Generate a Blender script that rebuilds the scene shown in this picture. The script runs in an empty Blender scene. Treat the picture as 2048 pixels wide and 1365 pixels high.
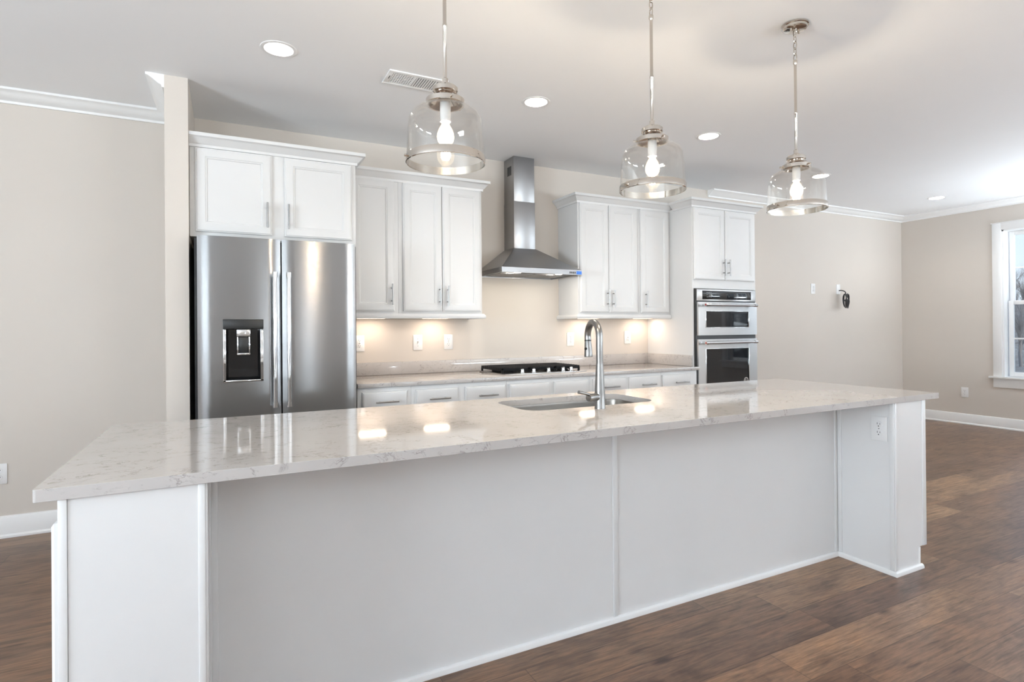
import bpy, bmesh, math, random
from mathutils import Vector, Matrix
random.seed(4)
R = math.radians
PI = math.pi
S = bpy.context.scene
COL = S.collection

# ------------------------------------------------------------------ camera
TH, PT, RO = 0.4668, 0.0027, 0.0083          # yaw right of the back-wall normal, tilt, roll
CAM_H = 1.2827
FPX, CX, CY = 1120.3, 1023.4, 653.9
c_, s_ = math.cos(TH), math.sin(TH)
right = Vector((c_, -s_, 0)); fwd = Vector((s_, c_, 0)); zed = Vector((0, 0, 1))
f2 = math.cos(PT) * fwd + math.sin(PT) * zed
u1 = math.cos(PT) * zed - math.sin(PT) * fwd
r2 = math.cos(RO) * right - math.sin(RO) * u1
u2 = math.sin(RO) * right + math.cos(RO) * u1
cd = bpy.data.cameras.new('camera'); cam = bpy.data.objects.new('camera', cd); COL.objects.link(cam)
cam.matrix_world = Matrix(((r2.x, u2.x, -f2.x, 0), (r2.y, u2.y, -f2.y, 0), (r2.z, u2.z, -f2.z, CAM_H), (0, 0, 0, 1)))
cd.sensor_width = 36.0; cd.lens = FPX / 2048 * 36
cd.shift_x = (1024 - CX) / 2048; cd.shift_y = (CY - 682.5) / 2048
cd.clip_start = 0.02; cd.clip_end = 300
S.camera = cam

# ------------------------------------------------------------------ world, view, sun, window fill lamps
S.view_settings.view_transform = 'Standard'; S.view_settings.look = 'None'
S.view_settings.gamma = 1.0; S.view_settings.use_curve_mapping = False
S.view_settings.exposure = 0.34
S.cycles.use_denoising = True
S.cycles.max_bounces = 10; S.cycles.diffuse_bounces = 6; S.cycles.glossy_bounces = 5
S.cycles.transparent_max_bounces = 16; S.cycles.transmission_bounces = 8
S.cycles.caustics_reflective = False; S.cycles.caustics_refractive = False
S.cycles.sample_clamp_indirect = 6.0
w = bpy.data.worlds.new('sky'); S.world = w; w.use_nodes = True
nt = w.node_tree; bg = nt.nodes['Background']
tc = nt.nodes.new('ShaderNodeTexCoord'); sx = nt.nodes.new('ShaderNodeSeparateXYZ')
cr = nt.nodes.new('ShaderNodeValToRGB')
nt.links.new(tc.outputs['Generated'], sx.inputs[0]); nt.links.new(sx.outputs['Z'], cr.inputs[0])
cr.color_ramp.elements[0].position = 0.0; cr.color_ramp.elements[0].color = (0.80, 0.90, 1.0, 1)
cr.color_ramp.elements[1].position = 0.55; cr.color_ramp.elements[1].color = (0.20, 0.42, 0.86, 1)
nt.links.new(cr.outputs[0], bg.inputs['Color']); bg.inputs['Strength'].default_value = 1.0

XL, XR, YB, YF, ZC = -4.2, 8.452, 4.566, -4.0, 2.798     # room: left, right, back, behind the camera, ceiling
def area(name, loc, direction, sx_, sy_, power, color, spread=180):
    l = bpy.data.lights.new(name, 'AREA'); l.shape = 'RECTANGLE'; l.size = sx_; l.size_y = sy_
    l.energy = power; l.color = color; l.spread = R(spread)
    o = bpy.data.objects.new(name, l); COL.objects.link(o)
    o.location = loc; o.rotation_euler = Vector(direction).to_track_quat('-Z', 'Y').to_euler()
    return o
FILL_COL = (0.82, 0.915, 1.0)
WZ = (0.62, 2.439)
# openings: (along-wall from, to, z from, z to, added lamp watts)
RW = [(2.52, 3.42, *WZ, 0), (1.31, 2.21, *WZ, 115), (0.10, 1.00, *WZ, 0), (-2.9, -1.1, *WZ, 330)]     # right wall (y range)
FW = [(-3.4, -1.6, *WZ, 270), (1.03, 1.25, .20, 2.2, 45), (3.6, 6.0, *WZ, 430)]                         # wall behind the camera (x range), unseen; wide ones put in for light
LW = [(-3.0, -1.2, *WZ, 0), (-.6, 1.2, *WZ, 290)]                                                      # left wall (y range), unseen, put in for light from the left
UP = 6.0                                                                                                  # tilts the added lamps upward so they brighten the ceiling
for ops, fn in ((RW, lambda u, z: ((XR + 0.19, u, z), (-1, 0, UP))), (FW, lambda u, z: ((u, YF - 0.19, z), (0, 1, UP))), (LW, lambda u, z: ((XL - 0.19, u, z), (1, 0, 1.0)))):
    for a, b, za, zb, p in ops:
        if not p: continue
        loc, d = fn((a + b) / 2, (za + zb) / 2 - .1)
        area('window_fill_lamp', loc, d, b - a - .06, (zb - za) * .86, p, FILL_COL)  # area lamp added outside the opening to brighten the room
sl = bpy.data.lights.new('sun', 'SUN'); sl.energy = 1.6; sl.angle = R(0.6); sl.color = (1, .95, .88)
so = bpy.data.objects.new('sun', sl); COL.objects.link(so)
so.rotation_euler = Vector((0.15, 0.9, -0.55)).to_track_quat('-Z', 'Y').to_euler(); so.location = (3, -12, 9)

# ------------------------------------------------------------------ materials
def mat(name, color=(.8, .8, .8), rough=.5, metal=0.0, **kw):
    m = bpy.data.materials.new(name); m.use_nodes = True
    b = m.node_tree.nodes['Principled BSDF']
    b.inputs['Base Color'].default_value = (*color, 1); b.inputs['Roughness'].default_value = rough
    b.inputs['Metallic'].default_value = metal
    for k, v in kw.items():
        b.inputs[k.replace('_', ' ')].default_value = v
    return m
def N(m, t, **kw):
    n = m.node_tree.nodes.new(t)
    for k, v in kw.items(): setattr(n, k, v)
    return n
def lk(m, a, b): m.node_tree.links.new(a, b)
def math_n(m, op, a, b=None, c=None):
    n = N(m, 'ShaderNodeMath', operation=op)
    for i, v in enumerate((a, b, c)):
        if v is None: continue
        if isinstance(v, (int, float)): n.inputs[i].default_value = v
        else: lk(m, v, n.inputs[i])
    return n.outputs[0]
def noise(m, vec, scale, detail=4, rough=.5, dist=0.0):
    n = N(m, 'ShaderNodeTexNoise'); n.inputs['Scale'].default_value = scale; n.inputs['Detail'].default_value = detail
    n.inputs['Roughness'].default_value = rough; n.inputs['Distortion'].default_value = dist
    if vec is not None: lk(m, vec, n.inputs['Vector'])
    return n.outputs['Fac']
def ramp(m, fac, stops):
    n = N(m, 'ShaderNodeValToRGB'); e = n.color_ramp.elements
    while len(e) < len(stops): e.new(.5)
    for el, (p, col) in zip(e, stops):
        el.position = p; el.color = (*col, 1) if len(col) == 3 else col
    lk(m, fac, n.inputs[0]); return n.outputs[0]
def bump(m, h, strength, dist=.01):
    n = N(m, 'ShaderNodeBump'); n.inputs['Strength'].default_value = strength; n.inputs['Distance'].default_value = dist
    lk(m, h, n.inputs['Height']); lk(m, n.outputs[0], m.node_tree.nodes['Principled BSDF'].inputs['Normal'])
def objco(m): return N(m, 'ShaderNodeTexCoord').outputs['Object']
def bsdf(m): return m.node_tree.nodes['Principled BSDF']

def painted(name, col, rough, var=.015, sc=3.0, bmp=.03):
    m = mat(name, col, rough); co = objco(m)
    f = noise(m, co, sc, 3)
    lk(m, ramp(m, f, [(.3, tuple(x * (1 - var) for x in col)), (.7, tuple(min(1, x * (1 + var)) for x in col))]), bsdf(m).inputs['Base Color'])
    bump(m, noise(m, co, 260, 2), bmp, .002)
    return m
M_WALL = painted('beige_wall_paint', (.625, .575, .522), .75, var=.006)
M_CEIL = painted('white_ceiling_paint', (.87, .88, .895), .9, var=.004)
M_TRIM = painted('white_trim_paint', (.84, .84, .835), .38, bmp=.01)
M_CAB = painted('white_cabinet_paint', (.68, .68, .678), .32, bmp=.008)
M_ISL = painted('white_island_paint', (.75, .752, .752), .28, bmp=.01)
M_PLATE = mat('white_plastic', (.82, .82, .82), .3)
M_DARK = mat('dark_slot', (.02, .02, .02), .6)
M_BLACK = mat('black_plastic', (.012, .012, .012), .35)
M_GLOSSBLK = mat('black_glass', (.005, .005, .006), .03, IOR=1.45)
M_IRON = mat('cast_iron', (.010, .010, .011), .6, IOR=1.25)
M_CHROME = mat('polished_nickel', (.66, .61, .55), .07, 1.0)
M_SHINY = mat('polished_steel', (.64, .64, .64), .1, 1.0)
M_RED = mat('red_enamel', (.35, .02, .02), .3)
M_BLUE = mat('blue_film', (.02, .16, .62), .35)
M_RUBBER = mat('black_cable', (.012, .012, .014), .45)
M_SEAM = mat('mid_grey', (.3, .3, .3), .6)  # plain grey of the plate screws and test buttons

def brushed(name, col, rough, aniso=.75, rot=0.0, streak=(2, 2, 300), amt=.10, tang='Z'):
    m = mat(name, col, rough, 1.0); b = bsdf(m)
    b.inputs['Anisotropic'].default_value = aniso; b.inputs['Anisotropic Rotation'].default_value = rot
    t = N(m, 'ShaderNodeTangent', direction_type='RADIAL', axis=tang); lk(m, t.outputs[0], b.inputs['Tangent'])
    co = objco(m); mp = N(m, 'ShaderNodeMapping'); mp.inputs['Scale'].default_value = streak; lk(m, co, mp.inputs['Vector'])
    f = noise(m, mp.outputs[0], 1.0, 3)
    mr = N(m, 'ShaderNodeMapRange'); mr.inputs['To Min'].default_value = rough - amt * .5; mr.inputs['To Max'].default_value = rough + amt * .5
    lk(m, f, mr.inputs['Value']); lk(m, mr.outputs[0], b.inputs['Roughness'])
    return m
M_STEEL = brushed('brushed_stainless', (.30, .30, .303), .24, aniso=.85, rot=.25, amt=.03)
M_HOOD = brushed('hood_stainless', (.36, .36, .365), .34, aniso=.5, rot=.25, amt=.05)
M_PULL = brushed('brushed_nickel_pull', (.36, .355, .35), .30, aniso=0)
M_FAUCET = brushed('brushed_faucet_steel', (.27, .262, .255), .30, aniso=.3, amt=.02)
M_OVEN = brushed('oven_stainless', (.56, .56, .56), .26, aniso=.8, rot=.25, amt=.03)
M_SINK = brushed('sink_stainless', (.24, .22, .20), .30, aniso=0)

def quartz():
    m = mat('veined_quartz', (.7, .67, .64), .06, IOR=1.55); co = objco(m)
    base = ramp(m, noise(m, co, 2.2, 5, .6), [(.3, (.45, .425, .408)), (.7, (.505, .48, .463))])
    # short wispy grey-brown veins
    mp = N(m, 'ShaderNodeMapping'); mp.inputs['Scale'].default_value = (.8, 1.5, 1.2); mp.inputs['Rotation'].default_value = (.2, .3, .25)
    lk(m, co, mp.inputs['Vector'])
    n1 = noise(m, mp.outputs[0], 15, 7, .62, 1.1)
    d = math_n(m, 'ABSOLUTE', math_n(m, 'SUBTRACT', n1, .5))
    line = math_n(m, 'SUBTRACT', 1.0, math_n(m, 'MULTIPLY', d, 42)); line = math_n(m, 'MAXIMUM', line, 0)
    mk = noise(m, co, 7.5, 4, .6, .4); mk = N(m, 'ShaderNodeMapRange'); 
    lk(m, noise(m, co, 13, 5, .65, .6), mk.inputs['Value']); mk.inputs['From Min'].default_value = .47; mk.inputs['From Max'].default_value = .60
    fac = math_n(m, 'MULTIPLY', math_n(m, 'MULTIPLY', line, mk.outputs[0]), .68)
    mx = N(m, 'ShaderNodeMix', data_type='RGBA'); lk(m, fac, mx.inputs[0]); lk(m, base, mx.inputs[6]); mx.inputs[7].default_value = (.15, .12, .11, 1)
    lk(m, mx.outputs[2], bsdf(m).inputs['Base Color'])
    return m
M_QUARTZ = quartz()

def planks():
    m = mat('brown_plank_floor', (.2, .13, .09), .34); co = objco(m); b = bsdf(m)
    sp = N(m, 'ShaderNodeSeparateXYZ'); lk(m, co, sp.inputs[0])
    W_, L_ = .178, 1.24
    yv = math_n(m, 'DIVIDE', math_n(m, 'ADD', sp.outputs['Y'], 20.03), W_)
    row = math_n(m, 'FLOOR', yv)
    wn = N(m, 'ShaderNodeTexWhiteNoise', noise_dimensions='1D'); lk(m, row, wn.inputs['W'])
    xv = math_n(m, 'ADD', math_n(m, 'DIVIDE', math_n(m, 'ADD', sp.outputs['X'], 20), L_), wn.outputs['Value'])
    colm = math_n(m, 'FLOOR', xv)
    idn = N(m, 'ShaderNodeTexWhiteNoise', noise_dimensions='2D')
    cv = N(m, 'ShaderNodeCombineXYZ'); lk(m, row, cv.inputs[0]); lk(m, colm, cv.inputs[1]); lk(m, cv.outputs[0], idn.inputs['Vector'])
    tone = ramp(m, idn.outputs['Value'], [(0, (.135, .072, .043)), (.3, (.205, .118, .070)), (.55, (.165, .092, .058)), (.8, (.30, .182, .105)), (1, (.155, .086, .055))])
    # grain, stretched along each plank, shifted per plank
    off = math_n(m, 'MULTIPLY', idn.outputs['Value'], 37.0)
    gx = N(m, 'ShaderNodeCombineXYZ')
    lk(m, math_n(m, 'ADD', math_n(m, 'MULTIPLY', sp.outputs['X'], 1.7), off), gx.inputs[0])
    lk(m, math_n(m, 'ADD', math_n(m, 'MULTIPLY', sp.outputs['Y'], 24), off), gx.inputs[1])
    g1 = noise(m, gx.outputs[0], 2.4, 9, .70, .45)
    gx2 = N(m, 'ShaderNodeCombineXYZ')
    lk(m, math_n(m, 'MULTIPLY', sp.outputs['X'], 7), gx2.inputs[0]); lk(m, math_n(m, 'ADD', math_n(m, 'MULTIPLY', sp.outputs['Y'], 90), off), gx2.inputs[1])
    g2 = noise(m, gx2.outputs[0], 1.6, 4, .6)
    gx3 = N(m, 'ShaderNodeCombineXYZ')
    lk(m, math_n(m, 'ADD', sp.outputs['X'], off), gx3.inputs[0]); lk(m, math_n(m, 'MULTIPLY', sp.outputs['Y'], 2.2), gx3.inputs[1])
    big = noise(m, gx3.outputs[0], 3.2, 4, .6, .8)
    gr = ramp(m, g1, [(.30, (.34, .30, .28)), (.43, (.80, .78, .77)), (.52, (1.0, 1.0, 1.0)), (.66, (1.22, 1.18, 1.12)), (.8, (1.5, 1.42, 1.3))])
    fine = ramp(m, g2, [(.3, (.66, .66, .66)), (.7, (1.15, 1.15, 1.15))])
    bigr = ramp(m, big, [(.3, (.58, .54, .52)), (.5, (.95, .95, .95)), (.72, (1.3, 1.22, 1.1))])
    def mul(a, c):
        x = N(m, 'ShaderNodeMix', data_type='RGBA', blend_type='MULTIPLY'); x.inputs[0].default_value = 1
        lk(m, a, x.inputs[6]); lk(m, c, x.inputs[7]); return x.outputs[2]
    colr = mul(mul(mul(tone, gr), fine), bigr)
    # knots
    vo = N(m, 'ShaderNodeTexVoronoi'); vo.inputs['Scale'].default_value = 1.0
    kv = N(m, 'ShaderNodeCombineXYZ'); lk(m, math_n(m, 'ADD', math_n(m, 'MULTIPLY', sp.outputs['X'], 2.3), off), kv.inputs[0]); lk(m, math_n(m, 'MULTIPLY', sp.outputs['Y'], 4.6), kv.inputs[1])
    lk(m, kv.outputs[0], vo.inputs['Vector'])
    kd = math_n(m, 'ADD', vo.outputs['Distance'], math_n(m, 'MULTIPLY', math_n(m, 'SUBTRACT', g1, .5), .16))
    kn = ramp(m, kd, [(.035, (.30, .25, .22)), (.075, (.62, .56, .52)), (.14, (1, 1, 1))])
    colr = mul(colr, kn)
    # seams
    fy = math_n(m, 'FRACT', yv); ey = math_n(m, 'MINIMUM', fy, math_n(m, 'SUBTRACT', 1.0, fy))
    fx = math_n(m, 'FRACT', xv); ex = math_n(m, 'MINIMUM', fx, math_n(m, 'SUBTRACT', 1.0, fx))
    sy = math_n(m, 'GREATER_THAN', math_n(m, 'MULTIPLY', ey, W_), .0014)
    sxx = math_n(m, 'GREATER_THAN', math_n(m, 'MULTIPLY', ex, L_), .0014)
    sm = math_n(m, 'MULTIPLY', sy, sxx)
    colr = mul(colr, ramp(m, sm, [(0, (.45, .42, .40)), (1, (1, 1, 1))]))
    lk(m, colr, b.inputs['Base Color'])
    mr = N(m, 'ShaderNodeMapRange'); mr.inputs['To Min'].default_value = .40; mr.inputs['To Max'].default_value = .28
    lk(m, g1, mr.inputs['Value']); lk(m, mr.outputs[0], b.inputs['Roughness'])
    bump(m, math_n(m, 'ADD', math_n(m, 'MULTIPLY', sm, 1.0), math_n(m, 'MULTIPLY', g2, .3)), .25, .002)
    return m
M_FLOOR = planks()

def thin_glass(name, tint=(1, 1, 1), gl=1.0):
    m = bpy.data.materials.new(name); m.use_nodes = True; t = m.node_tree
    for n in list(t.nodes): t.nodes.remove(n)
    o = t.nodes.new('ShaderNodeOutputMaterial'); mx = t.nodes.new('ShaderNodeMixShader')
    tr = t.nodes.new('ShaderNodeBsdfTransparent'); tr.inputs[0].default_value = (*tint, 1)
    g = t.nodes.new('ShaderNodeBsdfGlossy'); g.inputs['Roughness'].default_value = .015; g.inputs['Color'].default_value = (.95, .95, .95, 1)
    lw = t.nodes.new('ShaderNodeLayerWeight'); lw.inputs['Blend'].default_value = .5
    pw = t.nodes.new('ShaderNodeMath'); pw.operation = 'POWER'; pw.inputs[1].default_value = 4.5; t.links.new(lw.outputs['Facing'], pw.inputs[0])
    ml = t.nodes.new('ShaderNodeMath'); ml.operation = 'MULTIPLY_ADD'; ml.inputs[1].default_value = .80 * gl; ml.inputs[2].default_value = .06 * gl; ml.use_clamp = True
    t.links.new(pw.outputs[0], ml.inputs[0]); t.links.new(ml.outputs[0], mx.inputs[0])
    t.links.new(tr.outputs[0], mx.inputs[1]); t.links.new(g.outputs[0], mx.inputs[2]); t.links.new(mx.outputs[0], o.inputs[0])
    return m
M_GLASS = thin_glass('clear_shade_glass', (.975, .97, .96), 1.0)
M_PANE = thin_glass('window_glass', (.97, .985, .98), .8)
M_BULBGL = thin_glass('bulb_glass', (1, .97, .92), .8)
_t = M_BULBGL.node_tree; _e = _t.nodes.new('ShaderNodeEmission'); _e.inputs[0].default_value = (1, .86, .66, 1); _e.inputs[1].default_value = .9
_a = _t.nodes.new('ShaderNodeAddShader'); _o = [n for n in _t.nodes if n.type == 'OUTPUT_MATERIAL'][0]; _m = [n for n in _t.nodes if n.type == 'MIX_SHADER'][0]
_t.links.new(_m.outputs[0], _a.inputs[0]); _t.links.new(_e.outputs[0], _a.inputs[1]); _t.links.new(_a.outputs[0], _o.inputs[0])
def emis(name, col, st):
    m = bpy.data.materials.new(name); m.use_nodes = True
    b = m.node_tree.nodes['Principled BSDF']; b.inputs['Base Color'].default_value = (.8, .8, .8, 1)
    b.inputs['Emission Color'].default_value = (*col, 1); b.inputs['Emission Strength'].default_value = st
    return m
M_LED = emis('downlight_lens', (1, .93, .80), 6.0)
M_FIL = emis('glowing_filament', (1, .72, .40), 60.0)
M_UC = emis('cabinet_light_lens', (1, .80, .58), 7.0)
M_HOODLED = emis('hood_lamp_lens', (1, .93, .82), 4.0)
M_BARK = painted('grey_bark', (.30, .27, .25), .9)
def brush_ground():
    m = mat('winter_brush', (.2, .17, .13), .95); co = objco(m)
    lk(m, ramp(m, noise(m, co, 2.2, 9, .75, .5), [(.25, (.10, .08, .06)), (.45, (.29, .23, .17)), (.6, (.44, .36, .28)), (.8, (.66, .58, .48))]), bsdf(m).inputs['Base Color'])
    return m
M_BRUSH = brush_ground()

# ------------------------------------------------------------------ mesh helpers
BASE = {}
def mesh_obj(name, bm, m, off=(0, 0, 0), ang=35):
    bmesh.ops.recalc_face_normals(bm, faces=bm.faces[:])
    bmesh.ops.translate(bm, verts=bm.verts[:], vec=[-v for v in off])
    me = bpy.data.meshes.new(name); bm.to_mesh(me); bm.free()
    for p in me.polygons: p.use_smooth = True
    me.set_sharp_from_angle(angle=R(ang))
    me.materials.append(m)
    o = bpy.data.objects.new(name, me); COL.objects.link(o); return o
def tag(o, label=None, cat=None, group=None, kind=None):
    if label: o['label'] = label
    if cat: o['category'] = cat
    if group: o['group'] = group
    if kind: o['kind'] = kind
    return o
def thing(name, label, cat, loc=(0, 0, 0), rotz=0, group=None):
    o = bpy.data.objects.new(name, None); COL.objects.link(o); o.empty_display_size = .05
    o.location = loc; o.rotation_euler = (0, 0, rotz); BASE[o] = Vector(loc)
    return tag(o, label, cat, group)
def part(name, bm, m, parent, ang=35, world=True):
    off = BASE.get(parent, Vector((0, 0, 0))) if world else Vector((0, 0, 0))
    o = mesh_obj(name, bm, m, off, ang); o.parent = parent; BASE[o] = BASE.get(parent, Vector((0, 0, 0)))
    return o
def solo(name, bm, m, label, cat, loc=(0, 0, 0), group=None, ang=35):
    o = mesh_obj(name, bm, m, loc, ang); o.location = loc; BASE[o] = Vector(loc)
    return tag(o, label, cat, group)
def struct(name, bm, m, parent=None, ang=35):
    o = mesh_obj(name, bm, m, (0, 0, 0), ang)
    if parent is None: tag(o, kind='structure')
    else: o.parent = parent
    return o
def kids(o): return [c for c in COL.objects if c.parent == o]
def dup(root, loc, rotz=None, label=None, group=None):
    r = root.copy(); COL.objects.link(r); r.location = loc
    if rotz is not None: r.rotation_euler = (0, 0, rotz)
    if label: r['label'] = label
    if group: r['group'] = group
    def rec(src, dst):
        for ch in kids(src):
            c = ch.copy(); COL.objects.link(c); c.parent = dst; rec(ch, c)
    rec(root, r); return r

def BM(): return bmesh.new()
def box(bm, x0, x1, y0, y1, z0, z1, bev=0.0, seg=2):
    t = bmesh.new() if bev else bm
    vs = [t.verts.new((x, y, z)) for x in (x0, x1) for y in (y0, y1) for z in (z0, z1)]
    for q in ((0, 1, 3, 2), (4, 6, 7, 5), (0, 4, 5, 1), (2, 3, 7, 6), (0, 2, 6, 4), (1, 5, 7, 3)): t.faces.new([vs[i] for i in q])
    if bev:
        bmesh.ops.bevel(t, geom=t.edges[:], offset=bev, segments=seg, profile=.5, affect='EDGES')
        merge(bm, t)
    return bm
def merge(dst, src):
    mp = {v: dst.verts.new(v.co) for v in src.verts}
    for f in src.faces: dst.faces.new([mp[v] for v in f.verts])
    src.free()
def lathe(bm, prof, cx=0, cy=0, segs=32, axis='Z', origin=None, close=False):
    """prof: list of (radius, height). axis Z through (cx,cy), or along a direction vector from origin"""
    if axis == 'Z': o = Vector((cx, cy, 0)); d = Vector((0, 0, 1))
    else: o = Vector(origin); d = Vector(axis).normalized()
    a = d.orthogonal().normalized(); b = d.cross(a)
    rings = []
    for r, h in prof:
        if r < 1e-6: rings.append([bm.verts.new(o + d * h)])
        else: rings.append([bm.verts.new(o + d * h + (a * math.cos(2 * PI * i / segs) + b * math.sin(2 * PI * i / segs)) * r) for i in range(segs)])
    pairs = list(zip(rings, rings[1:]))
    if close: pairs.append((rings[-1], rings[0]))
    for p, q in pairs:
        for i in range(segs):
            j = (i + 1) % segs
            if len(p) == 1 and len(q) == 1: continue
            if len(p) == 1: bm.faces.new((p[0], q[j], q[i]))
            elif len(q) == 1: bm.faces.new((p[i], p[j], q[0]))
            else: bm.faces.new((p[i], p[j], q[j], q[i]))
    return bm
def tube(bm, pts, rad, segs=12, closed=False):
    pts = [Vector(p) for p in pts]; n = len(pts)
    rads = rad if isinstance(rad, (list, tuple)) else [rad] * n
    def tan(i):
        if closed: return (pts[(i + 1) % n] - pts[i - 1]).normalized()
        return (pts[min(i + 1, n - 1)] - pts[max(i - 1, 0)]).normalized()
    t = tan(0); a = t.orthogonal().normalized(); rings = []
    for i in range(n):
        t2 = tan(i); q = t.rotation_difference(t2); a = q @ a; a = (a - t2 * a.dot(t2)).normalized(); t = t2; b = t.cross(a)
        rings.append([bm.verts.new(pts[i] + (a * math.cos(2 * PI * k / segs) + b * math.sin(2 * PI * k / segs)) * rads[i]) for k in range(segs)])
    for i in range(n if closed else n - 1):
        p, q = rings[i], rings[(i + 1) % n]
        for k in range(segs): bm.faces.new((p[k], p[(k + 1) % segs], q[(k + 1) % segs], q[k]))
    if not closed:
        bm.faces.new(rings[0][::-1]); bm.faces.new(rings[-1])
    return bm
def cyl(bm, p0, p1, r, segs=16): return tube(bm, [p0, p1], r, segs)
def prism(bm, poly, axis, a, b):
    """extrude a 2-D polygon; axis 'X': poly=(y,z), 'Y': poly=(x,z), 'Z': poly=(x,y)"""
    def P(u, v, w_): return {'X': (w_, u, v), 'Y': (u, w_, v), 'Z': (u, v, w_)}[axis]
    A = [bm.verts.new(P(u, v, a)) for u, v in poly]; B = [bm.verts.new(P(u, v, b)) for u, v in poly]
    bm.faces.new(A); bm.faces.new(B[::-1])
    for i in range(len(poly)):
        j = (i + 1) % len(poly); bm.faces.new((A[i], B[i], B[j], A[j]))
    return bm
def mould(bm, path, prof, side=1):
    """sweep a closed profile (out, z) along a plan polyline with mitred corners; out is to the right of travel (side=1)"""
    P = [Vector((p[0], p[1])) for p in path]; n = len(P); offs = []
    for i in range(n):
        d0 = (P[i] - P[i - 1]).normalized() if i else (P[1] - P[0]).normalized()
        d1 = (P[i + 1] - P[i]).normalized() if i < n - 1 else d0
        n0 = Vector((d0.y, -d0.x)) * side; n1 = Vector((d1.y, -d1.x)) * side
        m_ = (n0 + n1); m_ = m_ / m_.dot(n0); offs.append(m_)
    rings = [[bm.verts.new((P[i].x + offs[i].x * o, P[i].y + offs[i].y * o, z)) for o, z in prof] for i in range(n)]
    k = len(prof)
    for a, b in zip(rings, rings[1:]):
        for i in range(k): bm.faces.new((a[i], a[(i + 1) % k], b[(i + 1) % k], b[i]))
    bm.faces.new(rings[0]); bm.faces.new(rings[-1][::-1])
    return bm
def rings_front(bm, x0, x1, z0, z1, yf, steps, yb):
    """a slab facing -Y built of concentric rectangles; steps = (inset, depth behind yf)"""
    loops = []
    for ins, dep in [(0, yb - yf)] + steps:
        y = yf + dep
        loops.append([bm.verts.new((x, y, z)) for x, z in ((x0 + ins, z0 + ins), (x1 - ins, z0 + ins), (x1 - ins, z1 - ins), (x0 + ins, z1 - ins))])
    for a, b in zip(loops, loops[1:]):
        for i in range(4): bm.faces.new((a[i], a[(i + 1) % 4], b[(i + 1) % 4], b[i]))
    bm.faces.new(loops[-1]); bm.faces.new(loops[0][::-1])
    return bm
EDGE = [(0, .008), (.003, .005), (.007, .0045), (.010, .0005), (.012, 0)]
def door_bm(x0, x1, z0, z1, yf, th=.02, fr=.056):
    st = EDGE + [(fr - .003, 0), (fr, .003), (fr + .006, .0035), (fr + .010, .008), (fr + .011, .009)]
    return rings_front(BM(), x0, x1, z0, z1, yf, st, yf + th)
def drawer_bm(x0, x1, z0, z1, yf, th=.02):
    return rings_front(BM(), x0, x1, z0, z1, yf, EDGE, yf + th)
def pull_bm(x, z, yf, L=.16, vertical=True, out=.032, r=.0058):
    bm = BM(); y = yf - out; h = L / 2; q = L * .3
    if vertical:
        cyl(bm, (x, y, z - h), (x, y, z + h), r, 14)
        for k in (-q, q): cyl(bm, (x, yf, z + k), (x, y, z + k), .0048, 10)
    else:
        cyl(bm, (x - h, y, z), (x + h, y, z), r, 14)
        for k in (-q, q): cyl(bm, (x + k, yf, z), (x + k, y, z), .0048, 10)
    return bm
def rrect(x0, x1, y0, y1, r, n=6):
    pts = []
    for cx, cy, a0 in ((x1 - r, y0 + r, -90), (x1 - r, y1 - r, 0), (x0 + r, y1 - r, 90), (x0 + r, y0 + r, 180)):
        for i in range(n + 1):
            a = R(a0 + 90 * i / n); pts.append((cx + r * math.cos(a), cy + r * math.sin(a)))
    return pts
def slab_with_holes(outer, holes, z0, z1):
    """flat slab with real openings"""
    bm = BM(); es = []
    for lp in [outer] + holes:
        vs = [bm.verts.new((x, y, z1)) for x, y in lp]
        es += [bm.edges.new((vs[i], vs[(i + 1) % len(vs)])) for i in range(len(vs))]
    bmesh.ops.triangle_fill(bm, edges=es, use_beauty=True, use_dissolve=False)
    r = bmesh.ops.extrude_face_region(bm, geom=bm.faces[:])
    for v in [g for g in r['geom'] if isinstance(g, bmesh.types.BMVert)]: v.co.z = z0
    return bm
def bevel_mod(o, wdt, seg=2, ang=40):
    b = o.modifiers.new('bevel', 'BEVEL'); b.width = wdt; b.segments = seg; b.limit_method = 'ANGLE'; b.angle_limit = R(ang)

# ------------------------------------------------------------------ room shell
T = .2
struct('floor', box(BM(), XL - T, XR + T, YF - T, YB + T, -.12, 0), M_FLOOR)
DOWN = [(.247, 3.25), (1.843, 3.268), (3.412, 3.265), (5.350, 3.645), (7.55, 3.68)]
RC = .074
holes = [[(x + RC * math.cos(2 * PI * i / 40), y + RC * math.sin(2 * PI * i / 40)) for i in range(40)] for x, y in DOWN]
VX0, VX1, VY0, VY1 = .842, 1.205, 3.217, 3.412
struct('ceiling', slab_with_holes([(XL - T, YF - T), (XR + T, YF - T), (XR + T, YB + T), (XL - T, YB + T)], holes, ZC, ZC + .16), M_CEIL)
struct('wall_back', box(BM(), XL - T, XR + T, YB, YB + T, 0, ZC), M_WALL)
def wall_open(axis, a0, a1, p0, p1, ops):
    bm = BM(); cur = a0
    def bx(u0, u1, z0, z1):
        if axis == 'Y': box(bm, p0, p1, u0, u1, z0, z1)
        else: box(bm, u0, u1, p0, p1, z0, z1)
    for a, b, za, zb, _ in sorted(ops):
        bx(cur, a, 0, ZC); bx(a, b, 0, za); bx(a, b, zb, ZC); cur = b
    bx(cur, a1, 0, ZC); return bm
struct('wall_left', wall_open('Y', YF, YB, XL - T, XL, LW), M_WALL)
struct('wall_right', wall_open('Y', YF, YB, XR, XR + T, RW), M_WALL)
struct('wall_front', wall_open('X', XL, XR, YF - T, YF, FW), M_WALL)
SX0, SX1, SY = -.3356, -.214, 3.865
struct('wall_partition', box(BM(), SX0, SX1, SY, YB, 0, ZC), M_WALL)

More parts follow.
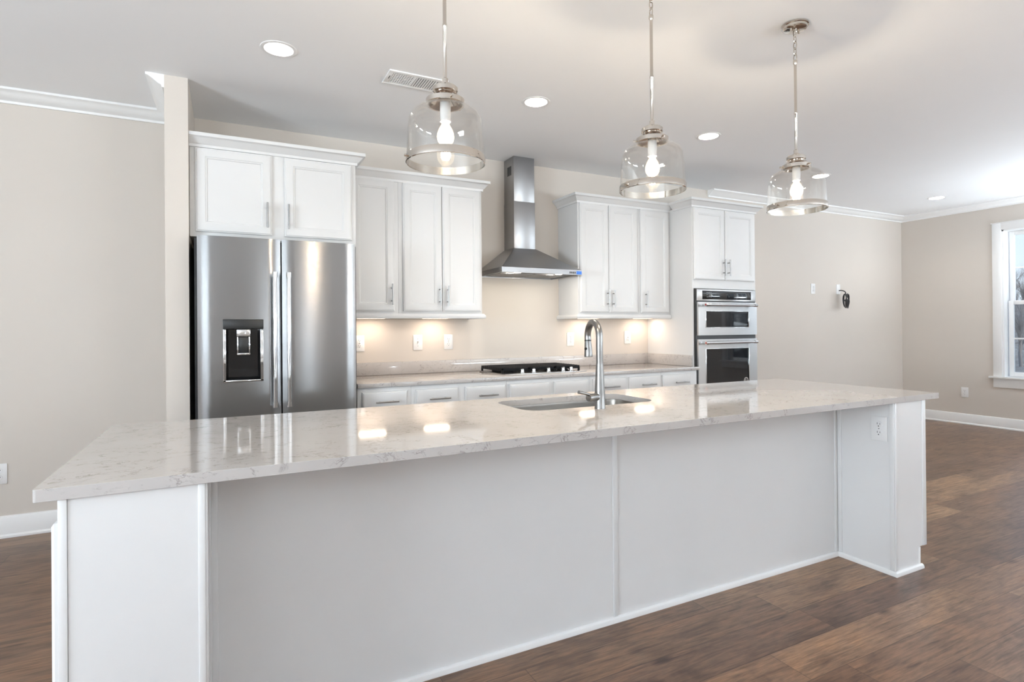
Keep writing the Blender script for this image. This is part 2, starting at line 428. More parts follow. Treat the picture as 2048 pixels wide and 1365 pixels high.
# baseboards with shoe, crown moulding
BB = [(0, 0), (.026, 0), (.026, .012), (.016, .022), (.016, .120), (.010, .132), (0, .135)]
CRN = [(0, 2.722), (.012, 2.722), (.016, 2.736), (.030, 2.742), (.062, 2.768), (.080, 2.780), (.094, 2.784), (.094, ZC), (0, ZC)]
struct('baseboard_back', mould(BM(), [(XL, YB), (SX0, YB), (SX0, SY), (SX1, SY)], BB), M_TRIM)
struct('baseboard_right', mould(BM(), [(4.735, YB), (XR, YB), (XR, YF)], BB), M_TRIM)
struct('baseboard_left', mould(BM(), [(XL, YF), (XL, YB)], BB), M_TRIM)
struct('trim_1', mould(BM(), [(XL, YF), (XL, YB), (SX0, YB), (SX0, SY)], CRN), M_TRIM)
struct('trim_2', mould(BM(), [(4.75, YB), (XR, YB), (XR, YF)], CRN), M_TRIM)

# windows: built for a wall facing -X (right) or +Y (front); local u runs along the wall, d into the wall
def window(n, a, b, z0, z1, side):
    root = bpy.data.objects.new('window_%d' % n, None); COL.objects.link(root); tag(root, kind='structure'); BASE[root] = Vector((0, 0, 0))
    def bx(bm, u0, u1, d0, d1, za, zb, bev=0):
        if side == 'R': box(bm, XR + d0, XR + d1, u0, u1, za, zb, bev)
        elif side == 'L': box(bm, XL - d1, XL - d0, u0, u1, za, zb, bev)
        else: box(bm, u0, u1, YF - d1, YF - d0, za, zb, bev)
    bm = BM(); cw = .092
    for u0, u1 in ((a - cw, a), (b, b + cw)): bx(bm, u0, u1, -.018, 0, z0, z1 + cw, .003)
    bx(bm, a, b, -.018, 0, z1, z1 + cw, .003)
    bx(bm, a - cw - .01, b + cw + .01, -.024, 0, z1 + cw - .012, z1 + cw, .003)
    part('window_casing', bm, M_TRIM, root)
    bm = BM()
    for u0, u1 in ((a, a + .018), (b - .018, b)): bx(bm, u0, u1, 0, .18, z0, z1)
    bx(bm, a, b, 0, .18, z1 - .018, z1)
    part('window_jamb', bm, M_TRIM, root)
    bm = BM(); bx(bm, a - cw - .035, b + cw + .035, -.055, .0, z0 - .002, z0 + .020, .004); bx(bm, a, b, 0, .18, z0, z0 + .020)
    part('window_sill', bm, M_TRIM, root)
    bm = BM(); bx(bm, a - cw, b + cw, -.018, 0, z0 - .115, z0 - .002, .003); part('window_apron', bm, M_TRIM, root)
    zm = 1.545 if z0 > .5 else 1.25; ia, ib = a + .03, b - .03; st = .048 if b - a > .5 else .022
    for nm, za, zb, d0 in (('upper_sash', zm - .022, z1 - .02, .118), ('lower_sash', z0 + .022, zm + .024, .080)):
        bm = BM(); d1 = d0 + .032
        for u0, u1 in ((ia, ia + st), (ib - st, ib)): bx(bm, u0, u1, d0, d1, za, zb, .003)
        bt = .048 if nm == 'upper_sash' else .056
        bx(bm, ia + st, ib - st, d0, d1, za, za + bt, .003); bx(bm, ia + st, ib - st, d0, d1, zb - .048, zb, .003)
        sa = part(nm, bm, M_TRIM, root)
        bm = BM(); zc = (za + zb) / 2
        bx(bm, ia + st, ib - st, d0 + .006, d1 - .006, zc - .009, zc + .009)
        nv = max(0 if b - a < .5 else 1, int(round((ib - ia) / .45)) - 1)
        for k in range(nv):
            uc = ia + (ib - ia) * (k + 1) / (nv + 1); bx(bm, uc - .009, uc + .009, d0 + .006, d1 - .006, za + bt, zb - .048)
        part('muntin', bm, M_TRIM, sa)
        bm = BM(); bx(bm, ia + st, ib - st, d0 + .014, d0 + .018, za + bt, zb - .048); part('pane', bm, M_PANE, sa)
    return root
for i, (a, b, za, zb, sd_) in enumerate([o[:4] + ('R',) for o in RW] + [o[:4] + ('F',) for o in FW] + [o[:4] + ('L',) for o in LW]): window(i + 1, a, b, za, zb, sd_)  # wide rear windows and left windows are unseen, put in for the light

# ------------------------------------------------------------------ outside the right-hand window
bm = BM(); nx, ny = 14, 14; g = []
for i in range(nx + 1):
    row = []
    for j in range(ny + 1):
        x = 9.2 + i * 3.2; y = -14 + j * 4.2
        z = -1.2 + max(0, x - 12) * .10 + .35 * math.sin(x * .35 + y * .2)
        row.append(bm.verts.new((x, y, z)))
    g.append(row)
for i in range(nx):
    for j in range(ny): bm.faces.new((g[i][j], g[i + 1][j], g[i + 1][j + 1], g[i][j + 1]))
gr = struct('ground_outside', bm, M_BRUSH, None, 180); tag(gr, 'brown brushy winter hillside seen outside the right window', 'ground')
def tree_bm(seed):
    rnd = random.Random(seed); bm = BM()
    def branch(p, d, L, r, lev):
        pts = [p]; q = p.copy(); dd = d.copy(); k = 5
        for i in range(k):
            dd = (dd + Vector((rnd.uniform(-.16, .16), rnd.uniform(-.16, .16), .05))).normalized(); q = q + dd * (L / k); pts.append(q.copy())
        rr = [r * (1 - .65 * i / k) for i in range(k + 1)]
        tube(bm, pts, rr, 6 if lev < 2 else 4)
        if lev >= 4: return
        for i in range(2, k + 1):
            for _ in range(2 if lev < 3 else 1):
                ax = Vector((rnd.uniform(-1, 1), rnd.uniform(-1, 1), rnd.uniform(.0, .9))).normalized()
                nd = (dd * .75 + ax * .75).normalized(); branch(pts[i], nd, L * rnd.uniform(.42, .62), rr[i] * .62, lev + 1)
    branch(Vector((0, 0, -.3)), Vector((0, 0, 1)), 3.6, .13, 0); return bm
t0 = mesh_obj('bare_tree', tree_bm(3), M_BARK, (0, 0, 0), 60); t1 = None
spots = [(24, 9.2), (33, 13.2), (40, 15.4), (19, 5.0), (36, 13.4), (44, 18.5), (28, 7.0), (38, 10.2), (15, -5.2), (17, -7.5), (21, -9.5)]
for i, (x, y) in enumerate(spots):
    o = t0 if i == 0 else t0.copy()
    if i: COL.objects.link(o)
    o.location = (x, y, -1.2 + max(0, x - 12) * .10 + .35 * math.sin(x * .35 + y * .2)); o.rotation_euler = (0, 0, i * 1.3); k = .46 + .05 * (i % 4); o.scale = (k, k, k)
    tag(o, 'leafless grey tree on the hillside outside the right window', 'tree', 'bare trees outside')

# ------------------------------------------------------------------ cabinets
CCROWN = [(0, 2.412), (.010, 2.412), (.012, 2.428), (.020, 2.433), (.040, 2.458), (.050, 2.466), (.058, 2.468), (.058, 2.489), (0, 2.489)]
RAIL = [(0, 1.364), (.020, 1.364), (.024, 1.370), (.024, 1.386), (.016, 1.396), (.012, 1.402), (0, 1.402)]
YU = 4.232           # face of the wall cabinets
YFR = 3.932       # face of the deep cabinets
# over-fridge cabinet
t = thing('fridge_cabinet', 'white two-door cabinet above the stainless refrigerator', 'cabinet', (-.21, YFR, 1.862))
part('cabinet_body', box(BM(), -.212, .783, YFR, YB - .002, 1.862, 2.43, .002), M_CAB, t)
for x0, x1, hx in ((-.181, .250, .222), (.325, .755, .349)):
    d = part('door', door_bm(x0, x1, 1.892, 2.408, YFR - .021), M_CAB, t)
    part('door_handle', pull_bm(hx, 2.018, YFR - .021), M_PULL, d)
part('crown', mould(BM(), [(-.213, YFR), (.783, YFR), (.783, YU - .0590)], CCROWN), M_CAB, t)
# uppers, left of the hood
def upper(name, label, x0, x1, doors, cpath, rpath, grp=None):
    t = thing(name, label, 'cabinet', (x0, YU, 1.386), 0, grp)
    part('cabinet_body', box(BM(), x0 + .0005, x1 - .0005, YU, YB - .002, 1.386, 2.43, .0015), M_CAB, t)
    for a, b, hx, hz in doors:
        d = part('door', door_bm(a, b, 1.420, 2.412, YU - .021), M_CAB, t)
        part('door_handle', pull_bm(hx, hz, YU - .021), M_PULL, d)
    part('crown', mould(BM(), cpath, CCROWN), M_CAB, t); part('light_rail', mould(BM(), rpath, RAIL), M_CAB, t)
    return t
YE = YB - .002
upper('upper_cabinet', 'narrow single-door white wall cabinet next to the fridge cabinet', .786, 1.163, [(.806, 1.128, 1.104, 1.547)], [(.7865, YU), (1.163, YU)], [(.789, YU), (1.163, YU)])
upper('upper_cabinet', 'white double-door wall cabinet just left of the range hood', 1.163, 1.862, [(1.196, 1.511, 1.487, 1.545), (1.516, 1.845, 1.553, 1.545)], [(1.163, YU), (1.862, YU), (1.862, YE)], [(1.163, YU), (1.862, YU), (1.862, YE)])
upper('upper_cabinet', 'white double-door wall cabinet just right of the range hood', 2.803, 3.489, [(2.820, 3.135, 3.112, 1.548), (3.140, 3.469, 3.176, 1.548)], [(2.803, YE), (2.803, YU), (3.489, YU)], [(2.803, YE), (2.803, YU), (3.489, YU)])
upper('upper_cabinet', 'narrow single-door white wall cabinet beside the tall oven cabinet', 3.489, 3.8825, [(3.510, 3.860, 3.560, 1.548)], [(3.489, YU), (3.8825, YU)], [(3.489, YU), (3.880, YU)])
# tall oven cabinet
TX0, TX1 = 3.883, 4.732
t = thing('oven_cabinet', 'tall white cabinet holding the built-in double oven', 'cabinet', (TX0, YFR, 0))
bm = BM(); box(bm, TX0, TX0 + .019, YFR, YB - .002, 0, 2.43, .0015); box(bm, TX1 - .019, TX1, YFR, YB - .002, 0, 2.43, .0015)
box(bm, TX0 + .019, TX1 - .019, YFR, YB - .002, 1.645, 2.43); box(bm, TX0 + .019, TX1 - .019, YFR, YB - .002, .10, .50)
box(bm, TX0 + .019, TX1 - .019, YB - .02, YB - .002, .5, 1.645); box(bm, TX0 + .019, TX1 - .019, YFR + .06, YB - .1, 0, .1)
part('cabinet_body', bm, M_CAB, t)
for x0, x1, hx in ((3.893, 4.294, 4.266), (4.300, 4.704, 4.328)):
    d = part('door', door_bm(x0, x1, 1.728, 2.408, YFR - .021), M_CAB, t)
    part('door_handle', pull_bm(hx, 1.849, YFR - .021), M_PULL, d)
d = part('drawer', drawer_bm(3.90, 4.71, .13, .48, YFR - .021), M_CAB, t)
part('drawer_handle', pull_bm(4.305, .36, YFR - .021, .16, False), M_PULL, d)
part('crown', mould(BM(), [(TX0, YU - .0590), (TX0, YFR), (TX1, YFR), (TX1, YB - .002)], CCROWN), M_CAB, t)

# base cabinets along the back wall
YBF = 3.886
def base_cab(label, x0, x1, drawers):
    t = thing('base_cabinet', label, 'cabinet', (x0, YBF, 0), 0)
    bm = BM(); box(bm, x0 + .0006, x1 - .0006, YBF, YB - .002, .10, .8805, .001); box(bm, x0 + .001, x1 - .001, YBF + .07, YB - .01, 0, .10)
    part('cabinet_body', bm, M_CAB, t)
    for a, b, hx in drawers:
        d = part('drawer', drawer_bm(a, b, .703, .850, YBF - .020), M_CAB, t)
        if hx: part('drawer_handle', pull_bm(hx, .781, YBF - .020, .158, False), M_PULL, d)
        d = part('door', door_bm(a, b, .12, .688, YBF - .020), M_CAB, t)
        part('door_handle', pull_bm(b - .03, .60, YBF - .020), M_PULL, d)
base_cab('white base cabinet with the drawer nearest the refrigerator', .774, 1.152, [(.806, 1.123, .972)])
base_cab('white two-drawer base cabinet left of the cooktop', 1.152, 1.909, [(1.183, 1.505, 1.355), (1.563, 1.893, 1.738)])
base_cab('white base cabinet with plain handle-less fronts under the cooktop', 1.909, 2.684, [(1.930, 2.285, None), (2.331, 2.660, None)])
base_cab('white two-drawer base cabinet right of the cooktop', 2.684, 3.448, [(2.709, 3.050, 2.880), (3.087, 3.437, 3.280)])
base_cab('white base cabinet with the drawer nearest the ovens', 3.448, 3.8825, [(3.462, 3.800, 3.665)])

# back counter with splash
t = thing('countertop', 'speckled light quartz worktop along the back wall under the wall cabinets', 'countertop', (.772, 3.861, .881))
bm = BM(); box(bm, .772, 3.8825, 3.861, YB - .002, .881, .911, .003); 
box(bm, 3.8800, 3.900, 3.861, 3.931, .881, .911, .003)
part('counter_slab', bm, M_QUARTZ, t)
bm = BM(); box(bm, .772, 3.8825, YB - .022, YB - .002, .911, 1.0145, .002)
box(bm, 3.8625, 3.8825, 3.93, YB - .022, .911, 1.0145, .002); solo('backsplash', bm, M_QUARTZ, 'low speckled quartz upstand running along the wall behind the cooktop', 'backsplash', (2.3, YB - .022, .911))

# under-cabinet lights
for i, (x, lab) in enumerate([(1.0, 'slim warm light bar under the cabinet next to the fridge'), (1.53, 'slim warm light bar under the double-door cabinet left of the hood'),
                              (3.06, 'slim warm light bar under the double-door cabinet right of the hood'), (3.72, 'slim warm light bar under the cabinet beside the tall oven cabinet')]):
    t = thing('under_cabinet_light', lab, 'light', (x, 4.43, 1.386), 0, 'under-cabinet lights')
    part('housing', box(BM(), x - .115, x + .115, 4.38, 4.48, 1.370, 1.3855, .003), M_PLATE, t)
    part('lens', box(BM(), x - .105, x + .105, 4.39, 4.47, 1.3675, 1.3705), M_UC, t)
    o = area('under_cabinet_lamp', (0, 0, -.0215), (0, 0, -1), .2, .07, .62, (1, .80, .66)); o.parent = t

# ------------------------------------------------------------------ refrigerator
FYF = 3.75
def fridge_door(x0, x1, z0, z1, yf, th, hole=None, bulge=.005, rad=.008):
    bm = BM(); xs = [x0 + (x1 - x0) * i / 12 for i in range(13)]; zs = [z0, z1]
    if hole:
        xs = sorted(set([x for x in xs if min(abs(x - hole[0]), abs(x - hole[1])) > .012] + [hole[0], hole[1]])); zs = [z0, hole[2], hole[3], z1]
    def yy(x):
        u = (x - (x0 + x1) / 2) / ((x1 - x0) / 2); e = max(0, abs(u) - .965) / .035
        return yf + bulge * u * u + rad * e * e
    V = [[bm.verts.new((x, yy(x), z)) for z in zs] for x in xs]
    for i in range(len(xs) - 1):
        for j in range(len(zs) - 1):
            if hole and hole[0] - 1e-6 <= xs[i] and xs[i + 1] <= hole[1] + 1e-6 and j == 1: continue
            bm.faces.new((V[i][j], V[i + 1][j], V[i + 1][j + 1], V[i][j + 1]))
    per = [V[i][0] for i in range(len(xs))] + [V[-1][j] for j in range(1, len(zs))] + [V[i][-1] for i in range(len(xs) - 2, -1, -1)] + [V[0][j] for j in range(len(zs) - 2, 0, -1)]
    bk = [bm.verts.new((v.co.x, yf + th, v.co.z)) for v in per]
    for i in range(len(per)):
        j = (i + 1) % len(per); bm.faces.new((per[i], bk[i], bk[j], per[j]))
    bm.faces.new(bk[::-1]); return bm
def bar_handle(x, z0, z1, yf, r, out):
    bm = BM(); cyl(bm, (x, yf - out, z0 + .02), (x, yf - out, z1 - .02), r, 20); return bm
fr = thing('refrigerator', 'stainless french-door refrigerator with a water dispenser in the left door', 'refrigerator', (.28, FYF, 0))
bm = BM(); box(bm, -.185, .762, FYF + .085, YB - .03, .03, 1.84); box(bm, -.150, .730, FYF + .12, YB - .1, 0, .03)
part('fridge_case', bm, M_BLACK, fr)  # black case wider than the doors; its edge also paints the gap's shade
DH = (-.019, .168, .983, 1.290)
dl = part('door', fridge_door(-.168, .286, .70, 1.846, FYF, .078, DH), M_STEEL, fr)
dr = part('door', fridge_door(.294, .745, .70, 1.846, FYF, .078), M_STEEL, fr)
part('freezer_drawer', fridge_door(-.168, .745, .09, .69, FYF, .078), M_STEEL, fr)
for d, x in ((dl, .249), (dr, .329)):
    part('door_handle', bar_handle(x, .815, 1.635, FYF, .0125, .055), M_SHINY, d)
    for za, zb in ((.812, .842), (1.606, 1.638)):
        bm = BM(); cyl(bm, (x, FYF - .055, za), (x, FYF - .055, zb), .0155, 20); box(bm, x - .011, x + .011, FYF - .055, FYF + .003, (za + zb) / 2 - .012, (za + zb) / 2 + .012, .003)
        part('handle_bracket', bm, M_SHINY, d)
# dispenser set into the left door
def open_box(x0, x1, z0, z1, yf, dep):
    bm = BM(); a = [bm.verts.new(p) for p in ((x0, yf, z0), (x1, yf, z0), (x1, yf, z1), (x0, yf, z1))]
    i_ = .012; b = [bm.verts.new(p) for p in ((x0 + i_, yf + dep, z0 + i_), (x1 - i_, yf + dep, z0 + i_), (x1 - i_, yf + dep, z1), (x0 + i_, yf + dep, z1))]
    for i in range(4): bm.faces.new((a[i], a[(i + 1) % 4], b[(i + 1) % 4], b[i]))
    bm.faces.new(b); return bm
part('dispenser_recess', open_box(DH[0], DH[1], DH[2], DH[3], FYF + .0005, .06), M_GLOSSBLK, dl)
part('dispenser_panel', box(BM(), -.036, .187, FYF - .006, FYF + .006, 1.290, 1.350, .005), M_BLACK, dl)
bm = BM(); box(bm, -.034, DH[0], FYF - .006, FYF + .004, .975, 1.290, .002); box(bm, DH[1], .185, FYF - .006, FYF + .004, .975, 1.290, .002); box(bm, -.034, .185, FYF - .006, FYF + .004, .973, .985, .002)
part('dispenser_frame', bm, M_SHINY, dl)
bm = BM(); box(bm, .038, .114, FYF - .004, FYF + .03, 1.245, 1.289, .004); 
box(bm, .040, .048, FYF + .004, FYF + .02, 1.140, 1.245, .002); box(bm, .104, .112, FYF + .004, FYF + .02, 1.140, 1.245, .002); box(bm, .040, .112, FYF + .004, FYF + .02, 1.134, 1.146, .002)
part('dispenser_spout', bm, M_SHINY, dl)
part('dispenser_paddle', box(BM(), .050, .102, FYF + .010, FYF + .022, 1.147, 1.243, .003), M_BLACK, dl)

# ------------------------------------------------------------------ range hood
t = thing('range_hood', 'stainless chimney range hood above the cooktop', 'range hood', (2.34, 4.05, 1.738))
HX0, HX1, HY, HYB = 1.957, 2.722, 4.05, YB - .002
CX0, CX1, CYF = 2.232, 2.443, 4.367
def frust(bm, r0, z0, r1, z1):
    A = [bm.verts.new((x, y, z0)) for x, y in ((r0[0], r0[2]), (r0[1], r0[2]), (r0[1], r0[3]), (r0[0], r0[3]))]
    B = [bm.verts.new((x, y, z1)) for x, y in ((r1[0], r1[2]), (r1[1], r1[2]), (r1[1], r1[3]), (r1[0], r1[3]))]
    for i in range(4): bm.faces.new((A[i], A[(i + 1) % 4], B[(i + 1) % 4], B[i]))
    bm.faces.new(A[::-1]); bm.faces.new(B)
bm = BM(); frust(bm, (HX0, HX1, HY, HYB), 1.779, (CX0 - .004, CX1 + .004, CYF - .004, HYB), 1.985)
bm2 = BM(); 
for (a, b, c, d) in ((HX0, HX1, HY, HY + .012), (HX0, HX1, HYB - .012, HYB), (HX0, HX0 + .012, HY + .012, HYB - .012), (HX1 - .012, HX1, HY + .012, HYB - .012)): box(bm, a, b, c, d, 1.738, 1.779)
part('hood_canopy', bm, M_HOOD, t)
bm = BM(); box(bm, CX0, CX1, CYF, HYB, 1.975, 2.40, .001); box(bm, CX0 + .003, CX1 - .003, CYF + .003, HYB, 2.40, ZC - .001, .001)
ch = part('chimney', bm, M_HOOD, t)
bm = BM()
for k in range(5): box(bm, CX0 + .0015, CX0 + .004, 4.42 + k * .016, 4.428 + k * .016, 2.64, 2.72)
part('vent_slot', bm, M_DARK, ch)
bm = BM(); box(bm, HX0 + .012, HX1 - .012, HY + .012, HYB - .012, 1.748, 1.756); part('underside_plate', bm, M_STEEL, t)
for x0 in (2.02, 2.35):
    bm = BM(); box(bm, x0, x0 + .31, 4.20, 4.50, 1.744, 1.750)
    for k in range(14): box(bm, x0 + .012 + k * .0208, x0 + .022 + k * .0208, 4.215, 4.485, 1.742, 1.745)
    part('grease_filter', bm, M_HOOD, t)
for x0 in (2.14, 2.54):
    bm = BM(); lathe(bm, [(0, 1.742), (.028, 1.742), (.030, 1.746), (.030, 1.75)], x0, 4.13, 24); l = part('hood_lamp', bm, M_HOODLED, t); o = area('hood_lamp_light', (x0 - 2.34, 4.13 - 4.05, -.001), (0, .25, -1), .05, .05, 1.3, (1, .90, .76)); o.parent = t
for k in range(4):
    x0 = 2.600 + k * .0165; bm = BM(); box(bm, x0, x0 + .0095, HY - .0025, HY + .001, 1.747, 1.764, .001); part('control_button', bm, M_BLACK, t)
bm = BM(); box(bm, 2.669, 2.7225, HY - .0015, HY + .001, 1.742, 1.770); part('protective_film', bm, M_BLUE, t)['label'] = 'bright blue plastic film on the hood corner'

# ------------------------------------------------------------------ gas cooktop
t = thing('gas_cooktop', 'stainless gas cooktop with black cast-iron grates set in the back worktop', 'cooktop', (2.315, 3.96, .911))
GX0, GX1, GY0, GY1 = 1.93, 2.70, 3.950, 4.462
part('cooktop_tray', box(BM(), GX0, GX1, GY0, GY1, .911, .919, .003), M_OVEN, t)
for i in range(3):
    a = GX0 + .015 + i * .2475; b = a + .243; bm = BM(); ya, yb = 4.035, 4.452; zt = .962
    for x in (a, b - .012): box(bm, x, x + .012, ya, yb, .936, zt, .002)
    for y in (ya, yb - .012): box(bm, a, b, y, y + .012, .936, zt, .002)
    for k in range(1, 10):
        y = ya + (yb - ya) * k / 10; box(bm, a - .001, b + .001, y - .005, y + .005, .938, zt + .002, .002)
    box(bm, (a + b) / 2 - .005, (a + b) / 2 + .005, ya, yb, .946, zt, .002)
    for x in (a + .006, b - .006):
        for y in (ya + .006, yb - .006): box(bm, x - .007, x + .007, y - .007, y + .007, .919, .946)
    part('grate', bm, M_IRON, t)
for x, y, r in ((2.06, 4.13, .036), (2.06, 4.35, .045), (2.315, 4.24, .055), (2.57, 4.13, .036), (2.57, 4.35, .045)):
    bm = BM(); lathe(bm, [(0, .919), (r + .012, .919), (r + .012, .924), (r, .930), (r, .938), (0, .940)], x, y, 28); part('burner', bm, M_IRON, t)
for x in (2.105, 2.21, 2.35, 2.49, 2.57):
    bm = BM(); lathe(bm, [(0, .919), (.021, .919), (.021, .924), (.017, .928), (.0155, .948), (.012, .951), (0, .951)], x, 3.995, 24); box(bm, x - .003, x + .003, 3.977, 4.013, .951, .956, .001); part('knob', bm, M_SHINY, t)

# ------------------------------------------------------------------ double wall oven
OY = 3.902
t = thing('double_oven', 'stainless built-in microwave and oven stack in the tall white cabinet', 'oven', (4.3, OY, .52))
OX0, OX1 = 3.914, 4.700
part('oven_case', box(BM(), 3.9025, 4.7120, OY + .016, 4.45, .52, 1.640), M_BLACK, t)
cp = part('control_panel', box(BM(), OX0, OX1, OY, OY + .025, 1.527, 1.637, .003), M_OVEN, t)
part('display_glass', box(BM(), 3.980, 4.630, OY - .003, OY + .002, 1.541, 1.623, .001), M_GLOSSBLK, cp)
bm = BM()
for i in range(3):
    for j in range(3): box(bm, 4.035 + i * .024, 4.043 + i * .024, OY - .0038, OY - .0029, 1.562 + j * .021, 1.567 + j * .021)
part('keypad_mark', bm, mat('pale_print', (.5, .5, .5), .5), cp)
def oven_door(z0, z1, g0, g1, hz, badge=False):
    bm = BM(); gx0, gx1 = 4.006, 4.590
    for a, b, c, d in ((OX0, gx0, z0, z1), (gx1, OX1, z0, z1), (gx0, gx1, z0, g0), (gx0, gx1, g1, z1)): box(bm, a, b, OY - .012, OY + .018, c, d)
    bmesh.ops.remove_doubles(bm, verts=bm.verts[:], dist=1e-5)
    d = part('oven_door', bm, M_OVEN, t)
    part('door_window', box(BM(), gx0 - .002, gx1 + .002, OY - .006, OY + .002, g0 - .002, g1 + .002), M_GLOSSBLK, d)
    bm = BM()
    for a, b, c, e in ((gx0, gx0 + .008, g0, g1), (gx1 - .008, gx1, g0, g1), (gx0, gx1, g0, g0 + .006), (gx0, gx1, g1 - .006, g1)): box(bm, a, b, OY - .014, OY - .004, c, e, .002)
    part('window_bezel', bm, M_SHINY, d)
    bm = BM(); cyl(bm, (3.975, OY - .065, hz), (4.615, OY - .065, hz), .0115, 20); part('door_handle', bm, M_OVEN, d)
    for x0, x1, xe in ((3.955, 3.985, 3.9553), (4.605, 4.638, 4.64)):
        bm = BM(); cyl(bm, (x0, OY - .065, hz), (x1, OY - .065, hz), .0155, 20); box(bm, (x0 + x1) / 2 - .010, (x0 + x1) / 2 + .010, OY - .065, OY - .010, hz - .009, hz + .009, .003); part('handle_bracket', bm, M_SHINY, d)
    bm = BM(); cyl(bm, (3.9535, OY - .065, hz), (3.9555, OY - .065, hz), .009, 16); part('handle_medallion', bm, M_RED, d)
    if badge:
        bm = BM(); lathe(bm, [(.030, 0), (.030, .003), (.021, .003), (.021, 0)], segs=28, axis=(0, -1, 0), origin=(4.545, OY - .006, .752), close=True)
        tube(bm, [(4.545 + .011 * math.cos(a), OY - .008, .752 + .011 * math.sin(a)) for a in [R(x) for x in range(60, 320, 20)]], .003, 6)
        cyl(bm, (4.545, OY - .008, .752), (4.556, OY - .008, .752), .003, 6)
        part('round_badge', bm, M_SHINY, d)
oven_door(1.200, 1.515, 1.270, 1.432, 1.487)
oven_door(.545, 1.163, .665, 1.075, 1.130, True)

# ------------------------------------------------------------------ outlets and switches (built facing -Y at the origin)
def outlet(name, label, loc, rotz=0, kind='duplex', cat='outlet', grp='wall outlets'):
    t = thing(name, label, cat, loc, rotz, grp)
    pw, ph = .040, .064
    def P(nm, bm, m, par=t): return part(nm, bm, m, par, world=False)
    P('cover_plate', box(BM(), -pw, pw, -.006, 0, -ph, ph, .003), M_PLATE)
    if kind == 'duplex':
        for z in (.022, -.022):
            bm = BM(); lathe(bm, [(0, .0085), (.0165, .0085), (.0175, .0075), (.0175, .004)], segs=24, axis=(0, -1, 0), origin=(0, 0, z)); r = P('receptacle', bm, M_PLATE)
            bm = BM(); box(bm, -.0075, -.0055, -.0092, -.0080, z - .001, z + .009); box(bm, .0055, .0075, -.0092, -.0080, z - .001, z + .007); lathe(bm, [(0, .0092), (.0028, .0092), (.0028, .008)], segs=10, axis=(0, -1, 0), origin=(0, 0, z - .009)); P('socket_slot', bm, M_DARK, r)
        bm = BM(); lathe(bm, [(0, .0072), (.003, .0070), (.0035, .0055)], segs=10, axis=(0, -1, 0), origin=(0, 0, 0)); P('screw', bm, M_SEAM)
    elif kind == 'gfci':
        r = P('receptacle', box(BM(), -.017, .017, -.0085, -.004, -.034, .034, .002), M_PLATE)
        for z in (.021, -.021):
            bm = BM(); box(bm, -.0075, -.0055, -.0092, -.008, z - .001, z + .009); box(bm, .0055, .0075, -.0092, -.008, z - .001, z + .007); lathe(bm, [(0, .0092), (.0028, .0092), (.0028, .008)], segs=10, axis=(0, -1, 0), origin=(0, 0, z - .008)); P('socket_slot', bm, M_DARK, r)
        P('test_button', box(BM(), -.007, .007, -.0098, -.008, -.004, .004, .001), M_SEAM, r)
    elif kind == 'switch':
        P('switch_collar', box(BM(), -.006, .006, -.008, -.005, -.013, .013, .001), M_PLATE)
        bm = BM(); prism(bm, [(-.0215, .010), (-.0195, .004), (-.006, -.006), (-.006, .009)], 'X', -.004, .004); P('toggle', bm, M_PLATE)
        for z in (.030, -.030):
            bm = BM(); lathe(bm, [(0, .0072), (.003, .0070), (.0035, .0055)], segs=10, axis=(0, -1, 0), origin=(0, 0, z)); P('screw', bm, M_SEAM)
    elif kind == 'cable':
        bm = BM(); lathe(bm, [(.016, .0085), (.016, .004), (.010, .004), (.010, .0085)], segs=20, axis=(0, -1, 0), origin=(0, 0, -.018), close=True); P('cable_grommet', bm, M_PLATE)
    return t
YW = YB - .0005
outlet('wall_outlet', 'white outlet on the beige wall above the worktop, right beside the refrigerator', (.930, YW, 1.170), 0, 'gfci')
outlet('light_switch', 'white toggle switch on the beige wall above the worktop left of the hood', (1.414, YW, 1.170), 0, 'switch', 'switch', None)
outlet('wall_outlet', 'white outlet on the beige wall above the worktop between the switch and the hood', (1.686, YW, 1.170))
outlet('wall_outlet', 'white outlet on the beige wall just right of the cooktop, left of the faucet spout', (2.932, YW, 1.172))
outlet('wall_outlet', 'white outlet on the warm-lit wall above the worktop near the tall oven cabinet', (3.620, YW, 1.180), 0, 'gfci')
outlet('wall_outlet', 'white outlet high on the right-hand beige wall, left of the hanging black cable', (6.529, YW, 1.746))
outlet('cable_plate', 'white wall plate the coiled black cable comes out of', (7.030, YW, 1.750), 0, 'cable', 'wall plate', None)
outlet('wall_outlet', 'white outlet low on the window wall under the window sill', (XR - .0005, 3.820, .410), R(-90))
outlet('wall_outlet', 'white outlet low on the beige wall at the far left edge', (-1.288, YW, .398))

# hanging coil of cable
bm = BM(); pts = []
def sm(pts, n=6):
    out = []; P_ = [Vector(p) for p in pts]
    for i in range(len(P_) - 1):
        p0 = P_[max(i - 1, 0)]; p1 = P_[i]; p2 = P_[i + 1]; p3 = P_[min(i + 2, len(P_) - 1)]
        for k in range(n):
            u = k / n; out.append(.5 * ((2 * p1) + (-p0 + p2) * u + (2 * p0 - 5 * p1 + 4 * p2 - p3) * u * u + (-p0 + 3 * p1 - 3 * p2 + p3) * u ** 3))
    out.append(P_[-1]); return out
y0 = YB - .012
ctrl = [(7.030, y0, 1.732), (7.036, y0 - .03, 1.734), (7.045, y0 - .07, 1.715), (7.03, y0 - .09, 1.68)]
for k, (lean, fan, hgt) in enumerate(((-.016, .30, .082), (-.008, .18, .088), (.034, -.55, .084), (.026, -.40, .090))):
    ud = Vector((-.80 + fan * .5, -.62 - fan * .5, 0)).normalized()
    for a in range(0, 360, 40):
        aa = R(a) + PI / 2
        q = Vector((7.018 + lean, y0 - .095, 1.598)) + ud * (.068 * math.cos(aa)) + Vector((lean * .5 * math.sin(aa), 0, hgt * math.sin(aa)))
        ctrl.append(tuple(q))
